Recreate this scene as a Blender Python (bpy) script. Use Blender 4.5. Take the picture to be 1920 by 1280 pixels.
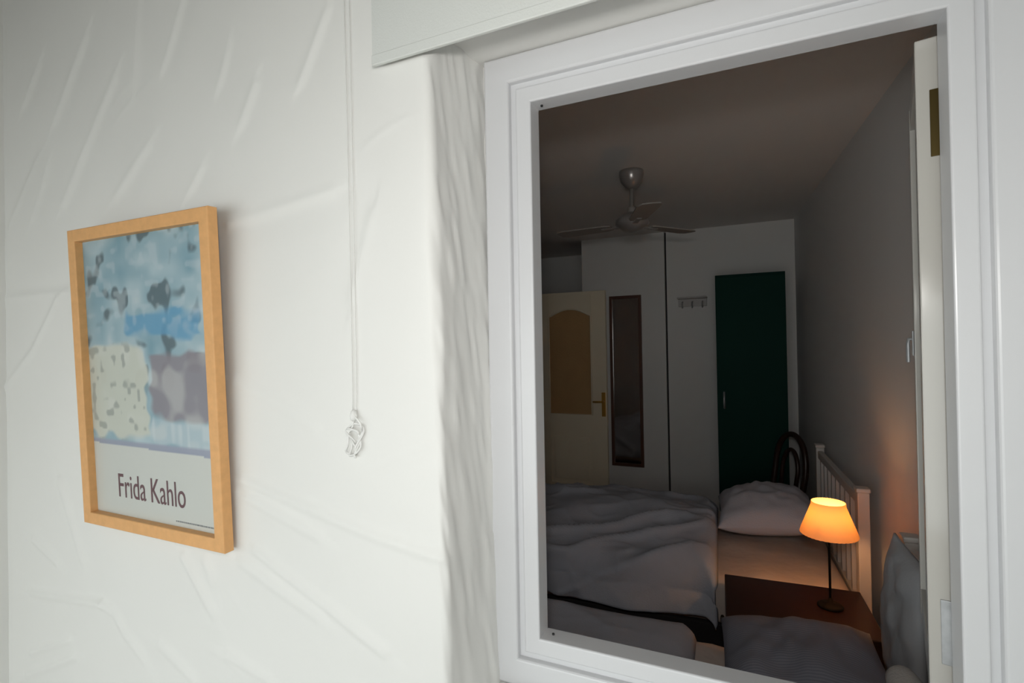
import bpy, bmesh, math
import numpy as np
from mathutils import Matrix, Vector

# ------------------------------------------------------------------ scene, camera, world, lights
S = bpy.context.scene
for o in list(bpy.data.objects):
    bpy.data.objects.remove(o)
COL = S.collection
S.view_settings.view_transform = 'Standard'
S.view_settings.look = 'None'
S.view_settings.gamma = 1.0
S.view_settings.use_curve_mapping = False
S.view_settings.exposure = 0.0

CAM_H = 1.6


def make_camera():
    yaw, pitch, roll = math.radians(24.5), math.radians(0.5), math.radians(1.0)
    fw = Vector((-math.sin(yaw) * math.cos(pitch), math.cos(yaw) * math.cos(pitch), math.sin(pitch)))
    rt = Vector((math.cos(yaw), math.sin(yaw), 0))
    up = rt.cross(fw)
    r2 = rt * math.cos(roll) - up * math.sin(roll)
    u2 = up * math.cos(roll) + rt * math.sin(roll)
    cd = bpy.data.cameras.new('camera')
    cd.sensor_width = 36.0
    cd.lens = 980 / 1920 * 36.0
    cd.clip_start = 0.02
    co = bpy.data.objects.new('camera', cd)
    COL.objects.link(co)
    m = Matrix.Identity(4)
    for i in range(3):
        m[i][0], m[i][1], m[i][2] = r2[i], u2[i], -fw[i]
    m.translation = Vector((0, 0, CAM_H))
    co.matrix_world = m
    S.camera = co
    return fw


VIEW = make_camera()

world = bpy.data.worlds.new('world')
S.world = world
world.use_nodes = True
bg = world.node_tree.nodes['Background']
bg.inputs['Color'].default_value = (0.95, 1.0, 0.99, 1)
bg.inputs['Strength'].default_value = 2.7

# the photographer's hot-shoe flash
fl = bpy.data.lights.new('camera_flash', 'SPOT')
fl.energy = 24.5
fl.color = (1.0, 0.965, 0.93)
fl.shadow_soft_size = 0.045
fl.spot_size = math.radians(140)
fl.spot_blend = 1.0
flo = bpy.data.objects.new('camera_flash', fl)
COL.objects.link(flo)
flo.location = (0.0, -0.03, CAM_H + 0.165)
flo.rotation_euler = Vector(VIEW).to_track_quat('-Z', 'Y').to_euler()

# ------------------------------------------------------------------ materials
MATS = {}


def mat(name, col, rough=0.6, spec=0.5, metal=0.0, bump=0.0, bscale=40.0, var=0.0, vscale=6.0, stretch=None):
    if name in MATS:
        return MATS[name]
    m = bpy.data.materials.new(name)
    m.use_nodes = True
    nt = m.node_tree
    b = nt.nodes['Principled BSDF']
    b.inputs['Roughness'].default_value = rough
    b.inputs['Metallic'].default_value = metal
    b.inputs['Specular IOR Level'].default_value = spec
    b.inputs['Base Color'].default_value = (*col, 1)
    tc = nt.nodes.new('ShaderNodeTexCoord')
    src = tc.outputs['Object']
    if stretch:
        mp = nt.nodes.new('ShaderNodeMapping')
        mp.inputs['Scale'].default_value = stretch
        nt.links.new(src, mp.inputs['Vector'])
        src = mp.outputs['Vector']
    if var:
        n = nt.nodes.new('ShaderNodeTexNoise')
        n.inputs['Scale'].default_value = vscale
        n.inputs['Detail'].default_value = 4
        nt.links.new(src, n.inputs['Vector'])
        mx = nt.nodes.new('ShaderNodeMix')
        mx.data_type = 'RGBA'
        mx.inputs[6].default_value = (*[max(0, c * (1 - var)) for c in col], 1)
        mx.inputs[7].default_value = (*[min(1, c * (1 + var)) for c in col], 1)
        nt.links.new(n.outputs['Fac'], mx.inputs[0])
        nt.links.new(mx.outputs[2], b.inputs['Base Color'])
    if bump:
        n2 = nt.nodes.new('ShaderNodeTexNoise')
        n2.inputs['Scale'].default_value = bscale
        n2.inputs['Detail'].default_value = 3
        nt.links.new(src, n2.inputs['Vector'])
        bp = nt.nodes.new('ShaderNodeBump')
        bp.inputs['Strength'].default_value = bump
        bp.inputs['Distance'].default_value = 0.01
        nt.links.new(n2.outputs['Fac'], bp.inputs['Height'])
        nt.links.new(bp.outputs['Normal'], b.inputs['Normal'])
    MATS[name] = m
    return m


M_plaster = mat('white_plaster', (0.80, 0.80, 0.775), 0.75, 0.25, bump=0.08, bscale=18, var=0.02, vscale=3)
M_room = mat('room_wall_paint', (0.72, 0.71, 0.69), 0.8, 0.2, bump=0.05, bscale=30)
M_head_wall = mat('headboard_wall_paint', (0.70, 0.69, 0.68), 0.8, 0.2, bump=0.05, bscale=30)
M_ceiling = mat('ceiling_paint', (0.72, 0.69, 0.66), 0.85, 0.2, bump=0.04, bscale=20)
M_floor = mat('terracotta_floor', (0.32, 0.17, 0.10), 0.5, 0.4, var=0.15, vscale=5)
M_porch = mat('added_porch_dark_paint', (0.27, 0.26, 0.24), 0.8, 0.2)
M_porchwall = mat('added_porch_wall_paint', (0.55, 0.54, 0.52), 0.8, 0.2)
M_patio = mat('added_porch_floor_tile', (0.24, 0.22, 0.20), 0.7, 0.3, var=0.08, vscale=4)
M_gloss = mat('white_gloss_paint', (0.66, 0.665, 0.68), 0.28, 0.5, bump=0.05, bscale=14)
M_cream = mat('cream_sash_paint', (0.47, 0.455, 0.42), 0.10, 0.5)
M_blind = mat('white_blind_fabric', (0.66, 0.68, 0.655), 0.85, 0.2, bump=0.1, bscale=300)
M_cord = mat('white_cord', (0.80, 0.80, 0.78), 0.7, 0.3)
M_oak = mat('light_wood_frame', (0.74, 0.40, 0.16), 0.5, 0.4, var=0.14, vscale=9, stretch=(6, 6, 6))
M_brass = mat('brass', (0.085, 0.06, 0.018), 0.38, 0.5, metal=0.8)
M_brass_l = mat('bright_brass', (0.62, 0.36, 0.08), 0.35, 0.5, metal=0.8)
M_steel = mat('worn_steel', (0.42, 0.43, 0.44), 0.45, 0.5, metal=0.6, var=0.25, vscale=60)
M_dark = mat('black_hole', (0.02, 0.02, 0.02), 0.6)
M_duvet = mat('grey_duvet_cotton', (0.47, 0.49, 0.555), 0.9, 0.15, bump=0.15, bscale=130, var=0.05, vscale=20)
M_pillow = mat('grey_pillow_cotton', (0.58, 0.57, 0.63), 0.9, 0.15, bump=0.15, bscale=130)
M_sheet = mat('beige_sheet_cotton', (0.66, 0.56, 0.50), 0.9, 0.15, bump=0.9, bscale=9)
M_base = mat('dark_bed_base', (0.03, 0.028, 0.028), 0.8, 0.2)
M_bedwhite = mat('white_bed_paint', (0.62, 0.58, 0.54), 0.4, 0.4)
M_cush = mat('pale_grey_cushion', (0.46, 0.47, 0.49), 0.9, 0.15, bump=0.1, bscale=80)
M_towel = mat('white_cotton_towel', (0.78, 0.78, 0.76), 0.95, 0.1, bump=0.3, bscale=160)
M_mahog = mat('dark_mahogany', (0.020, 0.0065, 0.004), 0.35, 0.35, var=0.4, vscale=8, stretch=(1.5, 9, 9))
M_chair = mat('dark_bentwood', (0.035, 0.016, 0.011), 0.35, 0.5, var=0.3, vscale=12)
M_green = mat('dark_green_lacquer', (0.003, 0.034, 0.025), 0.6, 0.1, var=0.1, vscale=3)
M_door = mat('cream_door_paint', (0.86, 0.76, 0.58), 0.5, 0.4)
M_amber = mat('amber_door_panel', (0.50, 0.31, 0.14), 0.45, 0.4, bump=0.2, bscale=60, var=0.1)
M_mframe = mat('mirror_frame_brown', (0.09, 0.035, 0.02), 0.4, 0.4, var=0.2)
M_mirror = mat('mirror_glass', (0.92, 0.92, 0.92), 0.06, 0.5, metal=1.0)
M_fan = mat('fan_metal', (0.36, 0.34, 0.33), 0.28, 0.5, metal=0.5)
M_blade = mat('fan_blade', (0.30, 0.28, 0.26), 0.7, 0.4)
M_rack = mat('pale_rack_wood', (0.52, 0.50, 0.48), 0.6, 0.3)
M_lampdark = mat('dark_lamp_metal', (0.008, 0.006, 0.005), 0.7, 0.15)


def mat_glass():
    m = bpy.data.materials.new('window_glass')
    m.use_nodes = True
    nt = m.node_tree
    b = nt.nodes['Principled BSDF']
    b.inputs['Base Color'].default_value = (0.9, 0.95, 0.94, 1)
    b.inputs['Roughness'].default_value = 0.02
    b.inputs['Transmission Weight'].default_value = 1.0
    b.inputs['IOR'].default_value = 1.45
    return m


M_glass = mat_glass()


def mat_shade():
    m = bpy.data.materials.new('pleated_shade_fabric')
    m.use_nodes = True
    nt = m.node_tree
    for n in list(nt.nodes):
        if n.type == 'BSDF_PRINCIPLED':
            nt.nodes.remove(n)
    out = nt.nodes['Material Output']
    d = nt.nodes.new('ShaderNodeBsdfDiffuse')
    d.inputs['Color'].default_value = (0.72, 0.52, 0.30, 1)
    t = nt.nodes.new('ShaderNodeBsdfTranslucent')
    t.inputs['Color'].default_value = (0.80, 0.42, 0.13, 1)
    mx = nt.nodes.new('ShaderNodeMixShader')
    mx.inputs[0].default_value = 0.21
    nt.links.new(d.outputs[0], mx.inputs[1])
    nt.links.new(t.outputs[0], mx.inputs[2])
    nt.links.new(mx.outputs[0], out.inputs['Surface'])
    return m


M_shade = mat_shade()


def mat_bulb():
    m = bpy.data.materials.new('lit_bulb')
    m.use_nodes = True
    nt = m.node_tree
    b = nt.nodes['Principled BSDF']
    b.inputs['Base Color'].default_value = (1, 0.8, 0.5, 1)
    b.inputs['Emission Color'].default_value = (1.0, 0.50, 0.19, 1)
    b.inputs['Emission Strength'].default_value = 105
    return m


M_bulb = mat_bulb()


def mat_attr(name, rough=0.35):
    m = bpy.data.materials.new(name)
    m.use_nodes = True
    nt = m.node_tree
    b = nt.nodes['Principled BSDF']
    a = nt.nodes.new('ShaderNodeVertexColor')
    a.layer_name = 'print'
    nt.links.new(a.outputs['Color'], b.inputs['Base Color'])
    b.inputs['Roughness'].default_value = rough
    return m


def mat_stripe(name, col):
    m = bpy.data.materials.new(name)
    m.use_nodes = True
    nt = m.node_tree
    b = nt.nodes['Principled BSDF']
    b.inputs['Roughness'].default_value = 0.85
    b.inputs['Specular IOR Level'].default_value = 0.15
    tc = nt.nodes.new('ShaderNodeTexCoord')
    w = nt.nodes.new('ShaderNodeTexWave')
    w.bands_direction = 'Y'
    w.inputs['Scale'].default_value = 26
    w.inputs['Distortion'].default_value = 0.4
    nt.links.new(tc.outputs['Object'], w.inputs['Vector'])
    mx = nt.nodes.new('ShaderNodeMix')
    mx.data_type = 'RGBA'
    mx.inputs[6].default_value = (*[c * 0.86 for c in col], 1)
    mx.inputs[7].default_value = (*[c * 1.12 for c in col], 1)
    nt.links.new(w.outputs['Fac'], mx.inputs[0])
    nt.links.new(mx.outputs[2], b.inputs['Base Color'])
    return m


M_stripe = mat_stripe('striped_grey_cotton', (0.30, 0.31, 0.37))

# ------------------------------------------------------------------ helpers


def link(o, parent=None):
    COL.objects.link(o)
    if parent:
        o.parent = parent
    return o


def obj(name, bm, m, parent=None, smooth=False):
    me = bpy.data.meshes.new(name)
    bmesh.ops.recalc_face_normals(bm, faces=bm.faces)
    bm.to_mesh(me)
    bm.free()
    me.materials.append(m)
    if smooth:
        me.polygons.foreach_set('use_smooth', [True] * len(me.polygons))
    return link(bpy.data.objects.new(name, me), parent)


def thing(name, label, cat, loc=(0, 0, 0), rz=0.0, group=None):
    o = bpy.data.objects.new(name, None)
    o.location = loc
    o.rotation_euler = (0, 0, rz)
    o.empty_display_size = 0.05
    tag(o, label, cat, group)
    return link(o)


def tag(o, label, cat, group=None):
    o['label'] = label
    o['category'] = cat
    if group:
        o['group'] = group
    return o


def struct(o, label=None, cat=None):
    o['kind'] = 'structure'
    if label:
        o['label'] = label
    if cat:
        o['category'] = cat
    return o


def box(bm, x0, x1, y0, y1, z0, z1, bev=0.0, seg=2):
    vs = [bm.verts.new((x, y, z)) for x in (x0, x1) for y in (y0, y1) for z in (z0, z1)]
    q = [(0, 1, 3, 2), (4, 6, 7, 5), (0, 4, 5, 1), (2, 3, 7, 6), (0, 2, 6, 4), (1, 5, 7, 3)]
    fs = [bm.faces.new([vs[i] for i in f]) for f in q]
    if bev:
        es = list({e for f in fs for e in f.edges})
        bmesh.ops.bevel(bm, geom=es, offset=bev, segments=seg, affect='EDGES', profile=0.5)


def boxo(name, x0, x1, y0, y1, z0, z1, m, parent=None, bev=0.0, seg=2):
    bm = bmesh.new()
    box(bm, x0, x1, y0, y1, z0, z1, bev, seg)
    return obj(name, bm, m, parent)


def lathe(bm, prof, seg=32, c=(0, 0, 0), caps=True, pleat=0.0):
    rings = []
    for r, z in prof:
        ring = []
        for i in range(seg):
            a = 2 * math.pi * i / seg
            rr = r * (1 + (pleat if i % 2 else -pleat))
            ring.append(bm.verts.new((c[0] + rr * math.cos(a), c[1] + rr * math.sin(a), c[2] + z)))
        rings.append(ring)
    for a, b in zip(rings, rings[1:]):
        for i in range(seg):
            j = (i + 1) % seg
            bm.faces.new((a[i], a[j], b[j], b[i]))
    if caps:
        bm.faces.new(rings[0])
        bm.faces.new(rings[-1])


def tube(bm, pts, r, seg=8, closed=False):
    pts = [Vector(p) for p in pts]
    n = len(pts)
    rad = r if isinstance(r, (list, tuple)) else [r] * n
    rings = []
    ref = None
    for i, p in enumerate(pts):
        if closed:
            t = pts[(i + 1) % n] - pts[i - 1]
        else:
            t = pts[min(i + 1, n - 1)] - pts[max(i - 1, 0)]
        t.normalize()
        if ref is None:
            ref = t.orthogonal().normalized()
        else:
            ref = (ref - t * ref.dot(t))
            ref = ref.normalized() if ref.length > 1e-6 else t.orthogonal().normalized()
        b = t.cross(ref)
        rings.append([bm.verts.new(p + (ref * math.cos(2 * math.pi * k / seg) + b * math.sin(2 * math.pi * k / seg)) * rad[i]) for k in range(seg)])
    last = n if closed else n - 1
    for i in range(last):
        a, c = rings[i], rings[(i + 1) % n]
        for k in range(seg):
            j = (k + 1) % seg
            bm.faces.new((a[k], a[j], c[j], c[k]))
    if not closed:
        bm.faces.new(rings[0])
        bm.faces.new(rings[-1])


def prism_xz(bm, poly, y0, y1):
    a = [bm.verts.new((x, y0, z)) for x, z in poly]
    b = [bm.verts.new((x, y1, z)) for x, z in poly]
    n = len(poly)
    bm.faces.new(a)
    bm.faces.new(b[::-1])
    for i in range(n):
        j = (i + 1) % n
        bm.faces.new((a[i], a[j], b[j], b[i]))


def ring4(name, x0, x1, z0, z1, w, y0, y1, m, parent, bev=0.0):
    """a mitred rectangular frame: four bars, each its own mesh"""
    xi0, xi1, zi0, zi1 = x0 + w, x1 - w, z0 + w, z1 - w
    polys = [('jamb', [(x0, z0), (xi0, zi0), (xi0, zi1), (x0, z1)]),
             ('jamb', [(x1, z0), (x1, z1), (xi1, zi1), (xi1, zi0)]),
             ('head', [(x0, z1), (xi0, zi1), (xi1, zi1), (x1, z1)]),
             ('sill', [(x0, z0), (x1, z0), (xi1, zi0), (xi0, zi0)])]
    out = []
    for part, p in polys:
        bm = bmesh.new()
        prism_xz(bm, p, y0, y1)
        if bev:
            bmesh.ops.recalc_face_normals(bm, faces=bm.faces)
            es = [e for e in bm.edges if abs(e.verts[0].co.y - y0) < 1e-6 and abs(e.verts[1].co.y - y0) < 1e-6
                  and (abs(e.verts[0].co.x - e.verts[1].co.x) < 1e-6 or abs(e.verts[0].co.z - e.verts[1].co.z) < 1e-6)]
            bmesh.ops.bevel(bm, geom=es, offset=bev, segments=3, affect='EDGES', profile=0.5)
        out.append(obj(name + '_' + part if name else part, bm, m, parent))
    return out


def vnoise(x, y, seed=0):
    """smooth 2-D value noise, numpy"""
    rng = np.random.RandomState(seed)
    T = rng.rand(256, 256)
    xi = np.floor(x).astype(int)
    yi = np.floor(y).astype(int)
    fx = x - xi
    fy = y - yi
    fx = fx * fx * (3 - 2 * fx)
    fy = fy * fy * (3 - 2 * fy)
    g = lambda a, b: T[a % 256, b % 256]
    return (g(xi, yi) * (1 - fx) + g(xi + 1, yi) * fx) * (1 - fy) + (g(xi, yi + 1) * (1 - fx) + g(xi + 1, yi + 1) * fx) * fy


def grid_mesh(name, P, m, parent=None, smooth=True, solid=0.0):
    """P: (nu, nv, 3) array"""
    nu, nv = P.shape[:2]
    idx = np.arange(nu * nv).reshape(nu, nv)
    f = np.stack([idx[:-1, :-1], idx[1:, :-1], idx[1:, 1:], idx[:-1, 1:]], -1).reshape(-1, 4)
    me = bpy.data.meshes.new(name)
    me.vertices.add(nu * nv)
    me.vertices.foreach_set('co', P.reshape(-1).astype(np.float32))
    me.loops.add(len(f) * 4)
    me.loops.foreach_set('vertex_index', f.reshape(-1).astype(np.int32))
    me.polygons.add(len(f))
    me.polygons.foreach_set('loop_start', np.arange(0, len(f) * 4, 4, dtype=np.int32))
    me.polygons.foreach_set('use_smooth', np.full(len(f), smooth))
    me.update(calc_edges=True)
    me.materials.append(m)
    o = link(bpy.data.objects.new(name, me), parent)
    if solid:
        md = o.modifiers.new('thickness', 'SOLIDIFY')
        md.thickness = solid
        md.offset = -1
    return o


# ------------------------------------------------------------------ the setting
WALL_Y, FRAME_Y, IN_Y = 0.90, 1.10, 1.155      # outer plaster, window frame face, inner plaster
CEIL = 2.57
BACK = 4.70
TH = math.radians(2.86)                         # the headboard wall is a little out of square


def right_x(y):
    return 0.335 + 0.075 * (BACK - y)


RIDGES = [[(-1.806, 2.555), (-1.969, 2.344)], [(-1.661, 2.397), (-1.931, 2.071)], [(-2.069, 2.535), (-2.156, 2.427)],
          [(-2.03, 2.183), (-2.106, 2.056)], [(-1.353, 2.534), (-1.43, 2.381)], [(-1.546, 2.59), (-1.567, 2.365)],
          [(-1.501, 2.176), (-1.656, 2.057)], [(-1.285, 2.078), (-1.332, 2.024)], [(-1.176, 2.369), (-1.214, 2.275)],
          [(-0.855, 2.366), (-0.941, 2.218)], [(-1.087, 2.251), (-1.138, 2.161)],
          [(-0.841, 1.955), (-1.035, 1.935), (-1.185, 1.919)], [(-2.331, 1.792), (-1.907, 1.794)],
          [(-2.337, 1.464), (-2.127, 1.607), (-1.967, 1.773)], [(-1.968, 1.206), (-1.844, 0.975)],
          [(-2.122, 1.002), (-1.982, 0.948)], [(-1.746, 0.863), (-1.684, 0.847), (-1.633, 0.795), (-1.546, 0.743)],
          [(-2.148, 0.632), (-1.926, 0.718)], [(-2.169, 0.553), (-1.892, 0.677)], [(-2.141, 0.827), (-1.746, 0.863)],
          [(-1.109, 1.114), (-0.859, 1.012), (-0.728, 0.954)], [(-1.154, 1.077), (-0.906, 0.993)],
          [(-1.15, 1.28), (-0.902, 1.23), (-0.749, 1.197), (-0.585, 1.172)], [(-1.129, 1.239), (-0.898, 1.173)],
          [(-1.378, 1.058), (-1.261, 0.93)], [(-1.289, 1.06), (-1.265, 1.011)], [(-1.481, 0.801), (-1.345, 0.745)],
          [(-1.209, 0.837), (-1.071, 0.813)], [(-1.173, 1.524), (-1.009, 1.469), (-0.909, 1.423)],
          [(-2.255, 2.039), (-2.084, 2.227)], [(-0.795, 1.71), (-0.733, 1.891)]]


def build_plaster():
    """trowelled outer wall with its ridges, turning round a soft corner into the window reveal"""
    xs = np.arange(-2.6, -0.600, 0.0065)
    prof = [(x, WALL_Y, 0, -1) for x in xs]
    r, cx, cy = 0.022, -0.598, WALL_Y + 0.022
    for a in np.linspace(0, math.pi / 2, 12)[1:]:
        prof.append((cx + r * math.sin(a), cy - r * math.cos(a), math.sin(a), -math.cos(a)))
    for y in np.arange(cy + 0.008, FRAME_Y + 0.03, 0.007):
        prof.append((cx + r + (y - cy) * 0.09, y, 1, -0.09))
    prof = np.array(prof)
    zs = np.concatenate([np.arange(0, 0.45, 0.09), np.arange(0.45, 2.85, 0.0065), [2.85, 3.0]])
    U, Z = np.meshgrid(prof[:, 0], zs, indexing='ij')
    Yb = np.repeat(prof[:, 1:2], len(zs), 1)
    NX = np.repeat(prof[:, 2:3], len(zs), 1)
    NY = np.repeat(prof[:, 3:4], len(zs), 1)
    arc = np.concatenate([[0], np.cumsum(np.hypot(np.diff(prof[:, 0]), np.diff(prof[:, 1])))])
    A = np.repeat(arc[:, None], len(zs), 1)
    H = np.zeros_like(U)
    rng = np.random.RandomState(4)
    for pl in RIDGES:
        best = np.full_like(U, 9.0)
        side = np.zeros_like(U)
        for (x0, z0), (x1, z1) in zip(pl, pl[1:]):
            dx, dz = x1 - x0, z1 - z0
            L2 = dx * dx + dz * dz
            t = np.clip(((U - x0) * dx + (Z - z0) * dz) / L2, 0, 1)
            px, pz = U - (x0 + t * dx), Z - (z0 + t * dz)
            d = np.hypot(px, pz)
            s = np.sign(px * dz - pz * dx)
            side = np.where(d < best, s, side)
            best = np.minimum(best, d)
        w = 0.010 + 0.006 * rng.rand()
        amp = (0.0026 + 0.0016 * rng.rand()) * (1.9 if pl[0][1] < 1.5 else 1.0)
        H += amp * np.exp(-(best / w) ** 2)
        H += 0.001 * side * np.exp(-(best / (3 * w)) ** 2) * (best / w)
    for k in range(34):      # many fainter, thinner trowel ridges
        x0, z0 = -2.3 + 1.6 * rng.rand(), 0.6 + 1.95 * rng.rand()
        an = math.radians(55 + 25 * rng.randn()) if z0 > 1.6 else math.radians(-35 + 25 * rng.randn())
        ln = 0.10 + 0.22 * rng.rand()
        dx, dz = ln * math.cos(an), ln * math.sin(an)
        t = np.clip(((U - x0) * dx + (Z - z0) * dz) / (ln * ln), 0, 1)
        d = np.hypot(U - x0 - t * dx, Z - z0 - t * dz - 0.012 * np.sin(t * 3.1))
        H += (0.0008 + 0.0012 * rng.rand()) * np.exp(-(d / 0.008) ** 2) * np.sin(np.clip(t, 0.05, 0.95) * math.pi) * (1 - 0.8 * np.clip((NX) * 4, 0, 1))
    # faint general trowel marks, long in one direction
    rot = U * 0.55 + Z * 0.83
    rot2 = -U * 0.83 + Z * 0.55
    H += 0.0022 * (vnoise(rot * 2.2 + 9, rot2 * 7 + 5, 1) - 0.5)
    H += 0.0016 * (vnoise(U * 9 + 40, Z * 5 + 20, 2) - 0.5)
    rev = np.clip((NX - 0.2) / 0.6, 0, 1)
    H += rev * 0.0045 * (vnoise(A * 26 + 3 + vnoise(A * 5, Z * 3, 5) * 2, Z * 4.5 + 7, 3) - 0.5)
    H += rev * 0.005 * (vnoise(A * 75 + Z * 14, Z * 13, 6) - 0.5)
    soft = np.exp(-((A - arc[len(xs)]) / 0.09) ** 2)
    H += soft * 0.016 * (vnoise(A * 2 + 1, Z * 2.6 + 3.3, 8) - 0.5)
    P = np.stack([U + NX * H, Yb + NY * H, Z], -1)
    # the corner drifts a little to the right towards the floor, as in old walls
    P[..., 0] += np.clip((prof[:, 0] + 0.85) / 0.25, 0, 1)[:, None] * (1.65 - Z) * 0.022
    return P


FX0, FX1, FZ0, FZ1 = -0.558, 0.424, 0.826, 2.268     # window frame, outer size

wf = grid_mesh('wall_front', build_plaster(), M_plaster)
struct(wf, 'rough white plastered outer wall with trowel ridges around the window', 'wall')
boxo('wall_core', -3.7, -0.60, 0.935, IN_Y, 0, 3.0, M_room, wf)
boxo('wall_core', -0.60, FX0 - 0.001, 1.115, IN_Y, 0, 3.0, M_room, wf)
boxo('lintel', -0.66, 0.75, WALL_Y, IN_Y, 2.27, 3.0, M_plaster, wf, 0.012, 3)
boxo('wall_core', FX1, 3.0, 1.06, IN_Y, 0, 3.0, M_room, wf)
boxo('reveal', 0.452, 3.0, WALL_Y, 1.06, 0, 3.0, M_plaster, wf, 0.02, 3)
boxo('window_apron', -0.60, 0.47, WALL_Y + 0.01, IN_Y, 0, FZ0 - 0.002, M_plaster, wf, 0.01, 3)

wl = boxo('wall_left', -2.62, -2.293, -0.35, WALL_Y + 0.02, 0, 3.0, M_plaster, None, 0.012, 3)
struct(wl, 'white plastered porch wall meeting the picture wall at a corner', 'wall')
pf = boxo('added_porch_floor', -4.5, 3.5, -3.2, WALL_Y + 0.04, -0.1, 0, M_patio)  # added out of view, dark enough to hold back upward bounce
struct(pf, 'added unseen porch floor that tempers the daylight bounce', 'floor')
pc = boxo('added_porch_ceiling', -4.5, 3.5, -1.4, WALL_Y - 0.005, 2.85, 2.95, M_porch)  # added out of view so the window wall darkens towards the top
struct(pc, 'added unseen dark porch ceiling keeping daylight off the upper wall', 'ceiling')

pb = boxo('added_porch_beam', -4.5, 3.5, -1.4, -1.2, 1.85, 2.85, M_porch)  # added light blocker out of view, lets daylight in only from low down
struct(pb, 'added unseen beam that cuts high daylight on the window wall', 'beam')
pr = boxo('added_porch_wall', 0.95, 1.1, -1.4, WALL_Y - 0.005, 0, 2.85, M_porchwall)  # added out of view to shade the right side of the window
struct(pr, 'added unseen end wall blocking daylight from the right', 'wall')

fl_in = boxo('floor', -3.7, 0.6, IN_Y - 0.1, 5.6, -0.1, 0, M_floor)
struct(fl_in, 'dark terracotta bedroom floor under the beds', 'floor')
ce = boxo('ceiling', -3.7, 0.75, IN_Y - 0.05, 5.6, CEIL, CEIL + 0.1, M_ceiling)
struct(ce, 'plain plastered bedroom ceiling behind the fan', 'ceiling')


def wall_right():
    bm = bmesh.new()
    a, b = (right_x(1.0), 1.0), (right_x(5.5), 5.5)
    pts = [a, b, (b[0] + 0.15, b[1]), (a[0] + 0.15, a[1])]
    lo = [bm.verts.new((x, y, 0)) for x, y in pts]
    hi = [bm.verts.new((x, y, CEIL)) for x, y in pts]
    bm.faces.new(lo)
    bm.faces.new(hi)
    for i in range(4):
        j = (i + 1) % 4
        bm.faces.new((lo[i], lo[j], hi[j], hi[i]))
    return obj('wall_right', bm, M_head_wall)


struct(wall_right(), 'grey bedroom wall behind the two headboards', 'wall')
wb = boxo('wall_back', -0.652, right_x(BACK) + 0.02, BACK, BACK + 0.12, 0, CEIL, M_room)
struct(wb, 'pale bedroom wall behind the green wardrobe', 'wall')
boxo('wall_pier', -1.413, -0.668, BACK - 0.004, BACK + 0.12, 0, CEIL, M_room, wb)
boxo('seam', -0.668, -0.652, BACK + 0.035, BACK + 0.1, 0, CEIL, M_base, wb)
wh = boxo('wall_hall', -3.7, -1.35, 5.45, 5.6, 0, CEIL, M_room)
struct(wh, 'dim hallway wall seen above the cream door', 'wall')
boxo('hall_return', -1.43, -1.40, BACK + 0.12, 5.46, 0, CEIL, M_room, wh)
ws = boxo('wall_side', -3.75, -3.6, IN_Y - 0.05, 5.6, 0, CEIL, M_room)
struct(ws, 'bedroom wall at the foot end of the beds', 'wall')

# ------------------------------------------------------------------ window
win = bpy.data.objects.new('window_1', None)
win.location = (0, 0, 0)
link(win)
struct(win, 'white gloss painted timber window with one leaf swung inwards', 'window')
ring4('casing', FX0, FX1, FZ0, FZ1, 0.063, FRAME_Y - 0.012, IN_Y - 0.008, M_gloss, win, 0.006)
ring4('groove', FX0 + 0.063, FX1 - 0.063, FZ0 + 0.063, FZ1 - 0.063, 0.014, FRAME_Y + 0.004, IN_Y - 0.008, M_gloss, win)
ring4('frame', FX0 + 0.077, FX1 - 0.077, FZ0 + 0.077, FZ1 - 0.077, 0.037, FRAME_Y - 0.004, FRAME_Y + 0.048, M_gloss, win, 0.004)
for (sx, sz) in ((-0.425, 2.150), (-0.42, 0.9445)):
    bm = bmesh.new()
    lathe(bm, [(0.003, -0.0015), (0.003, 0.0015)], 12, (sx, FRAME_Y + 0.02, sz))
    obj('peg_hole', bm, M_dark, win)


def build_sash():
    a = math.radians(11.5)
    sash = bpy.data.objects.new('sash', None)
    sash.location = (0.315, FRAME_Y + 0.062, 0)
    sash.rotation_euler = (0, 0, -a)
    link(sash, win)
    # local: x from -0.034 (face towards the beds) to 0, y from 0 (hinge edge) to 0.40
    z0, z1, L, T = 0.955, 2.141, 0.40, 0.034
    boxo('stile', -T, 0, 0, 0.05, z0, z1, M_cream, sash, 0.0025)
    boxo('stile', -T, 0, L - 0.05, L, z0, z1, M_cream, sash, 0.0025)
    boxo('rail', -T + 0.001, -0.001, 0.05, L - 0.05, z1 - 0.05, z1, M_cream, sash)
    boxo('rail', -T + 0.001, -0.001, 0.05, L - 0.05, z0, z0 + 0.06, M_cream, sash)
    boxo('pane', -0.019, -0.015, 0.05, L - 0.05, z0 + 0.06, z1 - 0.05, M_glass, sash)
    bm = bmesh.new()
    box(bm, -0.014, 0.004, -0.003, 0.002, 1.926, 2.046, 0.001)
    tube(bm, [(0.004, -0.003, 1.926), (0.004, -0.003, 2.046)], 0.0045, 10)
    obj('hinge', bm, M_brass, sash)
    bm = bmesh.new()
    box(bm, -0.016, 0.004, -0.003, 0.002, 1.022, 1.136, 0.001)
    tube(bm, [(0.004, -0.003, 1.022), (0.004, -0.003, 1.136)], 0.0045, 10)
    obj('hinge', bm, M_steel, sash)
    bm = bmesh.new()
    box(bm, -T - 0.004, -T, L - 0.04, L - 0.012, 1.56, 1.62, 0.002)
    tube(bm, [(-T - 0.003, L - 0.026, 1.60), (-T - 0.010, L - 0.026, 1.60), (-T - 0.012, L - 0.027, 1.59),
              (-T - 0.012, L - 0.028, 1.545)], 0.004, 8)
    obj('latch_handle', bm, M_steel, sash)


build_sash()

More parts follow.
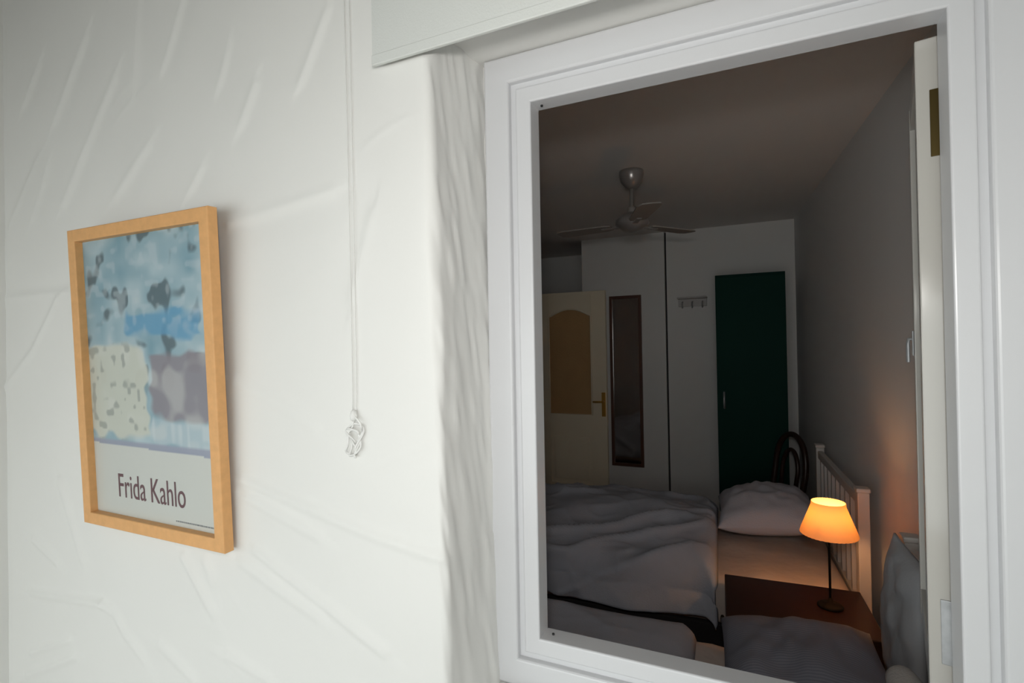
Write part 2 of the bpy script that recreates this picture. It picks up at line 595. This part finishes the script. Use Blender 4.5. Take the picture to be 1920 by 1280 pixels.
# ------------------------------------------------------------------ blind and cord on the outer wall
bl = thing('roller_blind', 'raised white fabric blind hanging in front of the window head', 'blind', (-0.13, 0.875, 2.19))
boxo('blind_fabric', -0.578, 0.70, -0.0015, 0.0015, 0.012, 0.78, M_blind, bl)
boxo('hem_bar', -0.578, 0.70, -0.0045, 0.0045, 0.0, 0.022, M_blind, bl, 0.002)
bm = bmesh.new()
tube(bm, [(-0.585, 0.0, 0.79), (0.71, 0.0, 0.79)], 0.018, 16)
obj('roller', bm, M_blind, bl)
for x in (-0.585, 0.70):
    boxo('bracket', x - 0.008, x + 0.008, -0.02, 0.028, 0.765, 0.812, M_gloss, bl, 0.003)


def build_cord():
    c = thing('blind_cord', 'thin white pull cord hanging on the plaster, bunched in a knot at its end', 'cord', (-0.79, 0.8955, 1.455))
    for dx in (-0.008, 0.009):
        bm = bmesh.new()
        pts = []
        for i in range(40):
            t = i / 39
            z = t * 1.57
            pts.append((dx * (0.6 + 0.4 * t) - 0.014 * t + 0.006 * math.sin(t * 5) * (1 - t), 0.001 - 0.002 * math.sin(t * 7), z))
        tube(bm, pts, 0.0013, 6)
        obj('strand', bm, M_cord, c, True)
    rng = np.random.RandomState(2)
    for k in range(4):
        bm = bmesh.new()
        pts = []
        cx, cz = (rng.rand() - 0.3) * 0.022, -0.03 - 0.012 * k
        ph = rng.rand() * 6
        for i in range(28):
            a = 2 * math.pi * i / 28
            pts.append((cx + 0.016 * math.cos(a + ph) + 0.006 * math.cos(3 * a + k), -0.004 - 0.004 * math.sin(2 * a + ph),
                        cz + 0.028 * math.sin(a + ph) + 0.006 * math.sin(2 * a)))
        tube(bm, pts, 0.0022, 6, True)
        obj('loop', bm, M_cord, c, True)
    bm = bmesh.new()
    lathe(bm, [(0.002, -0.012), (0.007, -0.008), (0.0085, 0.0), (0.006, 0.009), (0.002, 0.012)], 14, (0.002, -0.004, 0.0))
    obj('knot', bm, M_cord, c, True)


build_cord()

# ------------------------------------------------------------------ framed print


def build_picture():
    W, Hh, B, Dp = 0.597, 0.840, 0.034, 0.028
    p = thing('framed_print', 'large framed print on the rough white wall, light wood frame', 'picture', (-1.470, 0.893, 1.110))
    p.rotation_euler = (math.radians(2.6), math.radians(0.35), 0)
    x0, x1 = -W / 2, W / 2
    ring4('frame', x0, x1, 0, Hh, B, -Dp, -0.002, M_oak, p, 0.003)
    boxo('backing_board', x0 + 0.01, x1 - 0.01, -0.006, -0.002, 0.01, Hh - 0.01, M_mframe, p)
    # the sheet: pale paper with a loose abstract print of soft colour patches
    nx, nz = 150, 200
    xs = np.linspace(x0 + B - 0.004, x1 - B + 0.004, nx)
    zs = np.linspace(B - 0.004, Hh - B + 0.004, nz)
    X, Z = np.meshgrid(xs, zs, indexing='ij')
    u = (X - xs[0]) / (xs[-1] - xs[0])
    v = (Z - zs[0]) / (zs[-1] - zs[0])
    C = np.empty((nx, nz, 3))
    paper = np.array([0.56, 0.58, 0.55])
    C[:] = paper
    pic = v > 0.262 - 0.012 * u

    def lay(mask, col):
        k = np.clip(mask, 0, 1)[..., None]
        C[:] = C * (1 - k) + np.array(col) * k

    n1 = vnoise(u * 7 + 2, v * 10 + 1, 11) * 0.6 + vnoise(u * 15, v * 22, 12) * 0.4
    n2 = vnoise(u * 9 + 30, v * 14 + 8, 13) * 0.6 + vnoise(u * 22 + 4, v * 26, 14) * 0.4
    n3 = vnoise(u * 12 + 5, v * 30 + 9, 15)
    base = np.array([0.30, 0.43, 0.49]) + (n1[..., None] - 0.5) * np.array([0.34, 0.30, 0.26])
    C[pic] = base[pic]
    fp = pic.astype(float)
    sm = lambda a, e0, e1: np.clip((a - e0) / (e1 - e0), 0, 1)
    lay(fp * sm(n2, 0.62, 0.70) * 0.85 * sm(v, 0.42, 0.55), (0.07, 0.11, 0.13))
    # soft blocks: cream, slate blue, plum grey, pale ice, lilac base band
    warp = (n3 - 0.5) * 0.05
    blk = lambda a0, a1, b0, b1, s=0.02: (sm(u + warp, a0, a0 + s) * sm(-(u + warp), -a1, -a1 + s) *
                                          sm(v + warp, b0, b0 + s) * sm(-(v + warp), -b1, -b1 + s))
    lay(fp * blk(-0.1, 0.50, 0.285, 0.62) * 0.92, (0.55, 0.57, 0.50))
    lay(fp * blk(0.52, 1.2, 0.36, 0.60) * 0.9, (0.235, 0.215, 0.245))
    lay(fp * blk(0.34, 0.93, 0.64, 0.74) * 0.85, (0.10, 0.30, 0.48))
    lay(fp * blk(0.50, 1.2, 0.27, 0.365) * 0.9, (0.40, 0.50, 0.55))
    lay(fp * sm(n1, 0.6, 0.75) * blk(0.06, 0.98, 0.28, 0.80) * 0.35, (0.60, 0.62, 0.60))
    n4 = vnoise(u * 34 + 3, v * 6 + 1, 16)
    n5 = vnoise(u * 26 + 8, v * 40 + 6, 17)
    lay(fp * sm(n4, 0.55, 0.8) * blk(0.50, 1.2, 0.27, 0.365) * 0.5, (0.56, 0.62, 0.64))
    lay(fp * sm(n5, 0.72, 0.82) * blk(-0.1, 0.50, 0.285, 0.62) * 0.6, (0.22, 0.25, 0.24))
    lay(fp * sm(n5, 0.60, 0.80) * sm(v, 0.62, 0.72) * 0.35, (0.50, 0.58, 0.62))
    lay(fp * sm(-v, -0.292 + 0.012, -0.285 + 0.012) * 0.9, (0.29, 0.31, 0.40))
    P = np.stack([X, np.full_like(X, -0.0075), Z], -1)
    o = grid_mesh('printed_sheet', P, mat_attr('poster_print'), p, False)
    ca = o.data.color_attributes.new('print', 'FLOAT_COLOR', 'POINT')
    ca.data.foreach_set('color', np.concatenate([C, np.ones((nx, nz, 1))], -1).reshape(-1).astype(np.float32))
    # the lettering under the print
    m_ink = mat('plum_ink', (0.13, 0.065, 0.075), 0.5)
    m_grey = mat('grey_ink', (0.22, 0.24, 0.25), 0.5)

    def text(s, size, x, z, sx, m, name):
        cu = bpy.data.curves.new(name, 'FONT')
        cu.body = s
        cu.size = size
        cu.extrude = 0.0002
        cu.offset = 0.0
        t = bpy.data.objects.new(name, cu)
        COL.objects.link(t)
        dg = bpy.context.evaluated_depsgraph_get()
        me = bpy.data.meshes.new_from_object(t.evaluated_get(dg))
        bpy.data.objects.remove(t)
        for vv in me.vertices:
            a, b, c = vv.co
            vv.co = (x + a * sx, -0.0082 - c, z + b)
        me.materials.clear()
        me.materials.append(m)
        return link(bpy.data.objects.new(name, me), o)

    text('Frida Kahlo', 0.096, -0.160, 0.086, 0.66, m_ink, 'lettering')
    bm = bmesh.new()
    rng = np.random.RandomState(9)
    xx = 0.09
    while xx < 0.255:
        w = 0.003 + 0.008 * rng.rand()
        box(bm, xx, xx + w, -0.0084, -0.0078, 0.046, 0.0495)
        xx += w + 0.0025
    obj('fine_print', bm, m_grey, o)


build_picture()

# ------------------------------------------------------------------ bedroom furniture


def rounded_pillow(name, cx, cy, cz, lx, ly, t, m, parent=None, seed=0, tilt=(0, 0, 0), n=46, sag=0.0):
    u = np.linspace(-1, 1, n)
    U, V = np.meshgrid(u, u, indexing='ij')
    k = np.clip((1 - np.abs(U) ** 2.6) * (1 - np.abs(V) ** 2.6), 0, 1) ** 0.52
    wr = (vnoise(U * 3 + 9, V * 3 + 4, seed) - 0.5) * 0.30 + (vnoise(U * 7, V * 5 + 2, seed + 1) - 0.5) * 0.14
    inset = 0.05
    px = lx / 2 * U * (1 - inset * (1 - np.abs(V)) * 0.0 - inset * (V ** 2 < 0.0)) * (1 - 0.05 * (1 - V ** 2) * (np.abs(U) ** 4))
    py = ly / 2 * V * (1 - 0.05 * (1 - U ** 2) * (np.abs(V) ** 4))
    top = np.stack([px, py, t * 0.62 * k * (1 + wr) + 0.003 - sag * U], -1)
    bot = np.stack([px, py, -t * 0.38 * k - 0.003 - sag * U], -1)
    R = Matrix.Rotation(tilt[2], 3, 'Z') @ Matrix.Rotation(tilt[1], 3, 'Y') @ Matrix.Rotation(tilt[0], 3, 'X')
    R = np.array(R)
    ids = []
    bm = bmesh.new()
    for arr in (top, bot):
        q = arr.reshape(-1, 3) @ R.T + np.array([0, 0, 0])
        ids.append([bm.verts.new(v) for v in q])
    for s, vv in enumerate(ids):
        for i in range(n - 1):
            for j in range(n - 1):
                f = (vv[i * n + j], vv[(i + 1) * n + j], vv[(i + 1) * n + j + 1], vv[i * n + j + 1])
                bm.faces.new(f if s == 0 else f[::-1])
    ring = [i * n for i in range(n)] + [(n - 1) * n + j for j in range(1, n)] + [i * n + n - 1 for i in range(n - 2, -1, -1)] + [j for j in range(n - 2, 0, -1)]
    for a, b in zip(ring, ring[1:] + ring[:1]):
        bm.faces.new((ids[0][a], ids[0][b], ids[1][b], ids[1][a]))
    o = obj(name, bm, m, parent, True)
    o.location = (cx, cy, cz)
    return o


def duvet_mesh(x_head, x_foot, half_w, top, hem, puff, seed, amp=1.0):
    """cloth over the bed in bed-local coordinates: x from head to foot (negative), y across"""
    nu, nv = 170, 150
    s = np.linspace(0, 1, nu)
    side = top - hem
    total = 2 * half_w + 2 * side
    q = np.linspace(-total / 2, total / 2, nv)
    Sx, Q = np.meshgrid(s, q, indexing='ij')
    X = x_head + (x_foot - x_head) * Sx
    r = 0.11
    aq = np.abs(Q)
    flat = half_w - r
    arc = r * math.pi / 2
    ang = np.clip((aq - flat) / r, 0, math.pi / 2)
    down = np.clip(aq - flat - arc, 0, None)
    Y = np.where(aq < flat, aq, flat + r * np.sin(ang)) + 0.035 * np.sin(np.clip(down / 0.2, 0, 1) * math.pi) * amp
    Zz = top - r * (1 - np.cos(ang)) - down
    crown = puff * (1 - (np.clip(aq / half_w, 0, 1)) ** 2.2)
    # folds: long soft creases that fan out from the pillow end
    a, b = X * 1.0, Q * 1.0
    f1 = vnoise(a * 3.0 + b * 2.2 + 11, b * 4.2 - a * 1.4 + 7, seed)
    f2 = 1 - np.abs(2 * vnoise(a * 2.6 + b * 3.4 + 3, b * 5.5 - a * 2.6 + 2, seed + 1) - 1)
    f3 = 1 - np.abs(2 * vnoise(a * 7 + b * 6 + 5, b * 11 - a * 4 + 9, seed + 2) - 1)
    d = amp * (0.065 * (f1 - 0.5) + 0.045 * (f2 ** 3 - 0.2) + 0.009 * (f3 ** 2 - 0.3))
    edge = np.clip(Sx / 0.03, 0, 1) ** 0.5
    ny = np.where(aq < flat, 0, np.sin(ang)) * np.sign(Q)
    nz = np.where(aq < flat, 1, np.cos(ang))
    P = np.stack([X, np.sign(Q) * Y + ny * d, Zz + crown * nz + nz * d - 0.05 * (1 - edge)], -1)
    hemw = np.clip(down / max(side - arc, 0.05), 0, 1)
    P[..., 2] += hemw * 0.03 * (vnoise(X * 3 + seed, X * 0 + 2, seed + 5) - 0.5)
    return P


def headboard(parent, w, top, panel=False):
    for sy in (-1, 1):
        bm = bmesh.new()
        y = sy * (w / 2 - 0.025)
        box(bm, -0.022, 0.022, y - 0.024, y + 0.024, 0, top - 0.012, 0.004)
        box(bm, -0.026, 0.026, y - 0.028, y + 0.028, top - 0.012, top + 0.006, 0.005)
        obj('bed_post', bm, M_bedwhite, parent)
    boxo('top_rail', -0.014, 0.014, -w / 2 + 0.05, w / 2 - 0.05, top - 0.075, top - 0.03, M_bedwhite, parent, 0.005)
    boxo('lower_rail', -0.014, 0.014, -w / 2 + 0.05, w / 2 - 0.05, 0.42, 0.47, M_bedwhite, parent, 0.005)
    n = int(w / 0.11)
    for i in range(n):
        y = -w / 2 + 0.05 + (w - 0.1) * (i + 0.5) / n
        boxo('spindle', -0.009, 0.009, y - 0.012, y + 0.012, 0.47, top - 0.075, M_bedwhite, parent, 0.003)


def build_bed(label, X, Y, w, L, duvet_x, seed, puff, hem, amp):
    b = thing('single_bed', label, 'bed', (X, Y, 0), TH, 'beds in the dark bedroom')
    headboard(b, w, 0.972)
    boxo('bed_base', -L, -0.03, -w / 2 + 0.03, w / 2 - 0.03, 0.14, 0.30, M_base, b, 0.01)
    for lx in (-0.12, -L + 0.1):
        for ly in (-w / 2 + 0.09, w / 2 - 0.09):
            boxo('leg', lx - 0.025, lx + 0.025, ly - 0.025, ly + 0.025, 0, 0.14, M_base, b)
    # mattress under a fitted sheet, slightly pulled
    bm = bmesh.new()
    box(bm, -L + 0.01, -0.032, -w / 2 + 0.005, w / 2 - 0.005, 0.30, 0.53, 0.05, 4)
    bmesh.ops.subdivide_edges(bm, edges=[e for e in bm.edges if e.calc_length() > 0.15], cuts=24, use_grid_fill=True)
    pos = np.array([v.co[:] for v in bm.verts])
    dn = (vnoise(pos[:, 0] * 9 + pos[:, 2] * 14 + 50, pos[:, 1] * 5 + pos[:, 2] * 6 + 9, seed + 9) - 0.5) * 0.034
    for v, k in zip(bm.verts, dn):
        v.co.z += k if v.co.z > 0.45 else 0
        v.co.y += k * np.sign(v.co.y)
    obj('sheet_mattress', bm, M_sheet, b, True)
    grid_mesh('duvet', duvet_mesh(duvet_x, -L - 0.03, w / 2 + 0.045, 0.575, hem, puff, seed, amp), M_duvet, b, True, 0.012)
    return b


far = build_bed('wide bed with rumpled grey duvet beside the green wardrobe', 0.392, 3.125, 1.06, 1.98, -0.585, 21, 0.055, 0.415, 1.0)
near = build_bed('narrow bed with flat grey cover directly under the window', 0.470, 1.640, 0.84, 1.98, -0.66, 33, 0.0, 0.40, 0.25)

pl = rounded_pillow('pillow', 0.062, 3.24, 0.655, 0.50, 0.60, 0.21, M_pillow, None, 5, (0, math.radians(-5), TH))
tag(pl, 'plain grey pillow on the beige sheet of the wide bed', 'pillow')
pl = rounded_pillow('pillow', 0.130, 1.71, 0.610, 0.46, 0.70, 0.15, M_stripe, None, 15, (0, math.radians(-3), TH))
tag(pl, 'dark grey finely striped pillow on the narrow bed', 'pillow')
pl = rounded_pillow('cushion', 0.400, 1.86, 0.775, 0.42, 0.32, 0.07, M_cush, None, 25, (0, math.radians(-86), TH))
tag(pl, 'pale grey cushion propped upright against the narrow bed headboard', 'cushion')


def build_towel():
    bm = bmesh.new()
    n, pts, rad = 9, [], []
    for i in range(n):
        t = i / (n - 1)
        pts.append((0, -0.10 + 0.20 * t, 0))
        e = abs(2 * t - 1)
        rad.append(0.040 * (1 - 0.55 * e ** 6))
    tube(bm, pts, rad, 20)
    o = obj('rolled_towel', bm, M_towel, None, True)
    o.location = (0.345, 1.585, 0.715)
    o.rotation_euler = (0, 0, TH)
    return tag(o, 'white rolled towel with rounded ends beside the open window leaf', 'towel')


build_towel()


def build_nightstand():
    n = thing('nightstand', 'dark mahogany nightstand between the two beds', 'nightstand', (0.145, 2.375, 0), TH)
    hx, hy, top = 0.262, 0.20, 0.55
    boxo('top', -hx, hx, -hy, hy, top - 0.022, top, M_mahog, n, 0.004)
    boxo('body', -hx + 0.02, hx - 0.01, -hy + 0.015, hy - 0.015, 0.16, top - 0.022, M_mahog, n, 0.003)
    d = boxo('drawer', -hx + 0.008, -hx + 0.02, -hy + 0.03, hy - 0.03, 0.38, 0.51, M_mahog, n, 0.003)
    bm = bmesh.new()
    lathe(bm, [(0.005, 0), (0.005, 0.012), (0.013, 0.018), (0.012, 0.026), (0.004, 0.029)], 16)
    bmesh.ops.rotate(bm, verts=bm.verts, cent=(0, 0, 0), matrix=Matrix.Rotation(-math.pi / 2, 3, 'Y'))
    bmesh.ops.translate(bm, verts=bm.verts, vec=(-hx + 0.009, 0, 0.445))
    obj('knob', bm, M_brass, d, True)
    for sx in (-1, 1):
        for sy in (-1, 1):
            bm = bmesh.new()
            cx, cy = sx * (hx - 0.035), sy * (hy - 0.035)
            lathe(bm, [(0.010, 0), (0.014, 0.05), (0.02, 0.16)], 12, (cx, cy, 0))
            obj('leg', bm, M_mahog, n)


build_nightstand()


def build_lamp():
    l = thing('table_lamp', 'lit table lamp with a pleated cone shade on the nightstand', 'lamp', (0.268, 2.40, 0.5505))
    bm = bmesh.new()
    lathe(bm, [(0.045, 0), (0.046, 0.005), (0.037, 0.010), (0.012, 0.016), (0.006, 0.035)], 28)
    obj('base', bm, M_lampdark, l, True)
    bm = bmesh.new()
    lathe(bm, [(0.0045, 0.03), (0.0045, 0.30), (0.012, 0.302), (0.012, 0.322)], 14)
    obj('stem', bm, M_lampdark, l, True)
    bm = bmesh.new()
    lathe(bm, [(0.101, 0.285), (0.0975, 0.298), (0.060, 0.398), (0.059, 0.412)], 80, caps=False, pleat=0.016)
    obj('shade', bm, M_shade, l, True)
    bm = bmesh.new()
    lathe(bm, [(0.004, 0.322), (0.016, 0.33), (0.021, 0.347), (0.015, 0.364), (0.003, 0.372)], 20)
    obj('bulb', bm, M_bulb, l, True)
    bm = bmesh.new()
    for k in range(3):
        a = k * 2 * math.pi / 3
        tube(bm, [(0.010 * math.cos(a), 0.010 * math.sin(a), 0.318), (0.085 * math.cos(a), 0.085 * math.sin(a), 0.33)], 0.0015, 6)
    obj('shade_spider', bm, M_lampdark, l)


build_lamp()


def build_chair():
    c = thing('bentwood_chair', 'dark bentwood chair squeezed beside the wardrobe behind the wide bed', 'chair', (0.075, 4.0, 0), math.radians(30))
    # local: back at +x
    bm = bmesh.new()
    lathe(bm, [(0.17, 0.425), (0.19, 0.43), (0.192, 0.45), (0.18, 0.458), (0.10, 0.452)], 32)
    obj('seat', bm, M_chair, c, True)
    for sx, sy in ((-1, -1), (-1, 1), (1, -1), (1, 1)):
        bm = bmesh.new()
        tube(bm, [(sx * 0.13, sy * 0.13, 0.43), (sx * 0.16, sy * 0.155, 0.2), (sx * 0.185, sy * 0.17, 0)], [0.017, 0.015, 0.012], 10)
        obj('leg', bm, M_chair, c, True)
    bm = bmesh.new()
    pts = []
    for i in range(33):
        a = math.pi * i / 32
        y = 0.165 * math.cos(a)
        z = 0.70 + 0.255 * math.sin(a) ** 0.8
        x = 0.155 + 0.05 * (z - 0.44) / 0.5
        pts.append((x, y, z))
    full = [(0.145, 0.15, 0.44), (0.155, 0.16, 0.57)] + pts + [(0.155, -0.16, 0.57), (0.145, -0.15, 0.44)]
    tube(bm, full, 0.019, 10)
    obj('back_hoop', bm, M_chair, c, True)
    bm = bmesh.new()
    inner = []
    for i in range(25):
        a = math.pi * i / 24
        z = 0.70 + 0.15 * math.sin(a)
        inner.append((0.155 + 0.05 * (z - 0.44) / 0.5, 0.085 * math.cos(a), z))
    tube(bm, [(0.145, 0.07, 0.45)] + inner + [(0.145, -0.07, 0.45)], 0.014, 8)
    obj('inner_hoop', bm, M_chair, c, True)
    bm = bmesh.new()
    tube(bm, [(0.155 * math.cos(2 * math.pi * i / 24), 0.155 * math.sin(2 * math.pi * i / 24), 0.2) for i in range(24)], 0.009, 8, True)
    obj('stretcher_ring', bm, M_chair, c, True)


build_chair()


def build_wardrobe():
    w = thing('wardrobe', 'tall dark green wardrobe against the pale bedroom wall', 'wardrobe', (0.002, 4.30, 0))
    hx = 0.2405
    boxo('carcass', -hx, hx, 0.02, 0.395, 0.06, 2.116, M_green, w, 0.003)
    boxo('plinth', -hx + 0.01, hx - 0.01, 0.04, 0.39, 0, 0.06, M_green, w)
    d = boxo('door', -hx + 0.001, hx - 0.001, 0, 0.018, 0.065, 2.096, M_green, w, 0.003)
    bm = bmesh.new()
    tube(bm, [(-0.19, -0.001, 1.10), (-0.19, -0.024, 1.105), (-0.19, -0.026, 1.16), (-0.19, -0.024, 1.215), (-0.19, -0.001, 1.22)], 0.008, 10)
    obj('handle', bm, M_steel, d, True)


build_wardrobe()


def build_door():
    d = bpy.data.objects.new('door_1', None)
    d.location = (-1.56, 4.60, 0)
    link(d)
    struct(d, 'cream panelled door with an arched amber upper panel, standing open', 'door')
    x0, x1, T = -0.38, 0.385, 0.04
    ax0, ax1, az0, az1, ar = -0.155, 0.25, 0.965, 1.86, 0.07
    lz0, lz1 = 0.33, 0.79
    boxo('stile', x0, ax0, 0, T, 0.01, 2.085, M_door, d, 0.002)
    boxo('stile', ax1, x1, 0, T, 0.01, 2.085, M_door, d, 0.002)
    boxo('rail', ax0, ax1, 0, T, 0.01, lz0, M_door, d)
    boxo('rail', ax0, ax1, 0, T, lz1, az0, M_door, d)
    bm = bmesh.new()
    arch = [(ax0 + (ax1 - ax0) * i / 20, az1 + ar * math.sin(math.pi * i / 20)) for i in range(21)]
    prism_xz(bm, [(ax0, 2.085)] + arch + [(ax1, 2.085)], 0, T)
    obj('rail', bm, M_door, d)
    boxo('panel', ax0 - 0.01, ax1 + 0.01, 0.014, 0.026, az0 - 0.01, az1 + ar + 0.01, M_amber, d)
    boxo('panel', ax0 - 0.01, ax1 + 0.01, 0.013, 0.027, lz0 - 0.01, lz1 + 0.01, M_door, d)
    boxo('panel_field', ax0 + 0.035, ax1 - 0.035, 0.005, 0.02, lz0 + 0.035, lz1 - 0.035, M_door, d, 0.006)
    bm = bmesh.new()
    tube(bm, [(ax0, -0.001, az0)] + [(x, -0.001, z) for x, z in arch] + [(ax1, -0.001, az0)], 0.008, 8, True)
    obj('arch_moulding', bm, M_door, d, True)
    p = boxo('handle_plate', 0.338, 0.374, -0.006, 0, 0.955, 1.17, M_brass_l, d, 0.003)
    bm = bmesh.new()
    tube(bm, [(0.356, -0.006, 1.09), (0.356, -0.045, 1.09), (0.345, -0.052, 1.09), (0.27, -0.05, 1.088)], 0.009, 10)
    obj('lever', bm, M_brass_l, p, True)


build_door()


def build_mirror():
    m = thing('wall_mirror', 'tall narrow mirror in a thin brown frame beside the cream door', 'mirror', (-1.015, 4.694, 0.508))
    w, h, b = 0.285, 1.525, 0.026
    ring4('frame', -w / 2, w / 2, 0, h, b, -0.022, 0, M_mframe, m, 0.003)
    boxo('glass', -w / 2 + b - 0.004, w / 2 - b + 0.004, -0.008, -0.003, b - 0.004, h - b + 0.004, M_mirror, m)


build_mirror()


def build_rack():
    r = thing('coat_rack', 'small pale coat rack with hooks on the wall left of the wardrobe', 'coat rack', (-0.44, 4.699, 1.94))
    boxo('board', -0.115, 0.115, -0.018, 0, -0.03, 0.035, M_rack, r, 0.004)
    boxo('shelf', -0.12, 0.12, -0.09, 0, 0.035, 0.047, M_rack, r, 0.003)
    for x in (-0.08, 0, 0.08):
        bm = bmesh.new()
        tube(bm, [(x, -0.017, 0.01), (x, -0.045, 0.005), (x, -0.058, -0.012), (x, -0.056, -0.03), (x, -0.042, -0.04), (x, -0.034, -0.03)], 0.006, 8)
        obj('hook', bm, M_steel, r, True)


build_rack()


def build_fan():
    f = thing('ceiling_fan', 'three bladed ceiling fan with a metal motor hanging from the bedroom ceiling', 'ceiling fan', (-0.59, 2.95, CEIL))
    bm = bmesh.new()
    lathe(bm, [(0.066, 0), (0.068, -0.02), (0.058, -0.06), (0.032, -0.09), (0.014, -0.10)], 32)
    obj('canopy', bm, M_fan, f, True)
    bm = bmesh.new()
    lathe(bm, [(0.012, -0.09), (0.012, -0.20), (0.024, -0.205), (0.026, -0.235), (0.015, -0.24)], 16)
    obj('down_rod', bm, M_blade, f, True)
    bm = bmesh.new()
    lathe(bm, [(0.03, -0.235), (0.062, -0.25), (0.09, -0.275), (0.093, -0.298), (0.07, -0.318), (0.05, -0.335), (0.015, -0.342)], 36)
    obj('motor', bm, M_fan, f, True)
    proto = None
    for k in range(3):
        a = math.radians(53 + 120 * k)
        if proto is None:
            bm = bmesh.new()
            out = [(0.12, -0.035), (0.16, -0.05), (0.42, -0.06), (0.45, -0.045), (0.455, 0.0), (0.45, 0.045), (0.42, 0.06), (0.16, 0.05), (0.12, 0.035)]
            tw = math.radians(4)
            lo = [bm.verts.new((x, y * math.cos(tw), -0.306 + y * math.sin(tw))) for x, y in out]
            hi = [bm.verts.new((x, y * math.cos(tw), -0.300 + y * math.sin(tw))) for x, y in out]
            bm.faces.new(lo)
            bm.faces.new(hi[::-1])
            n = len(out)
            for i in range(n):
                j = (i + 1) % n
                bm.faces.new((lo[i], lo[j], hi[j], hi[i]))
            proto = o = obj('blade', bm, M_blade, f)
            iron = None
        else:
            o = proto.copy()
            link(o, f)
        o.rotation_euler = (0, 0, a)
        if iron is None:
            bm = bmesh.new()
            box(bm, 0.075, 0.18, -0.014, 0.014, -0.312, -0.305, 0.002)
            iron = i2 = obj('blade_iron', bm, M_fan, o)
        else:
            i2 = iron.copy()
            link(i2, o)


build_fan()
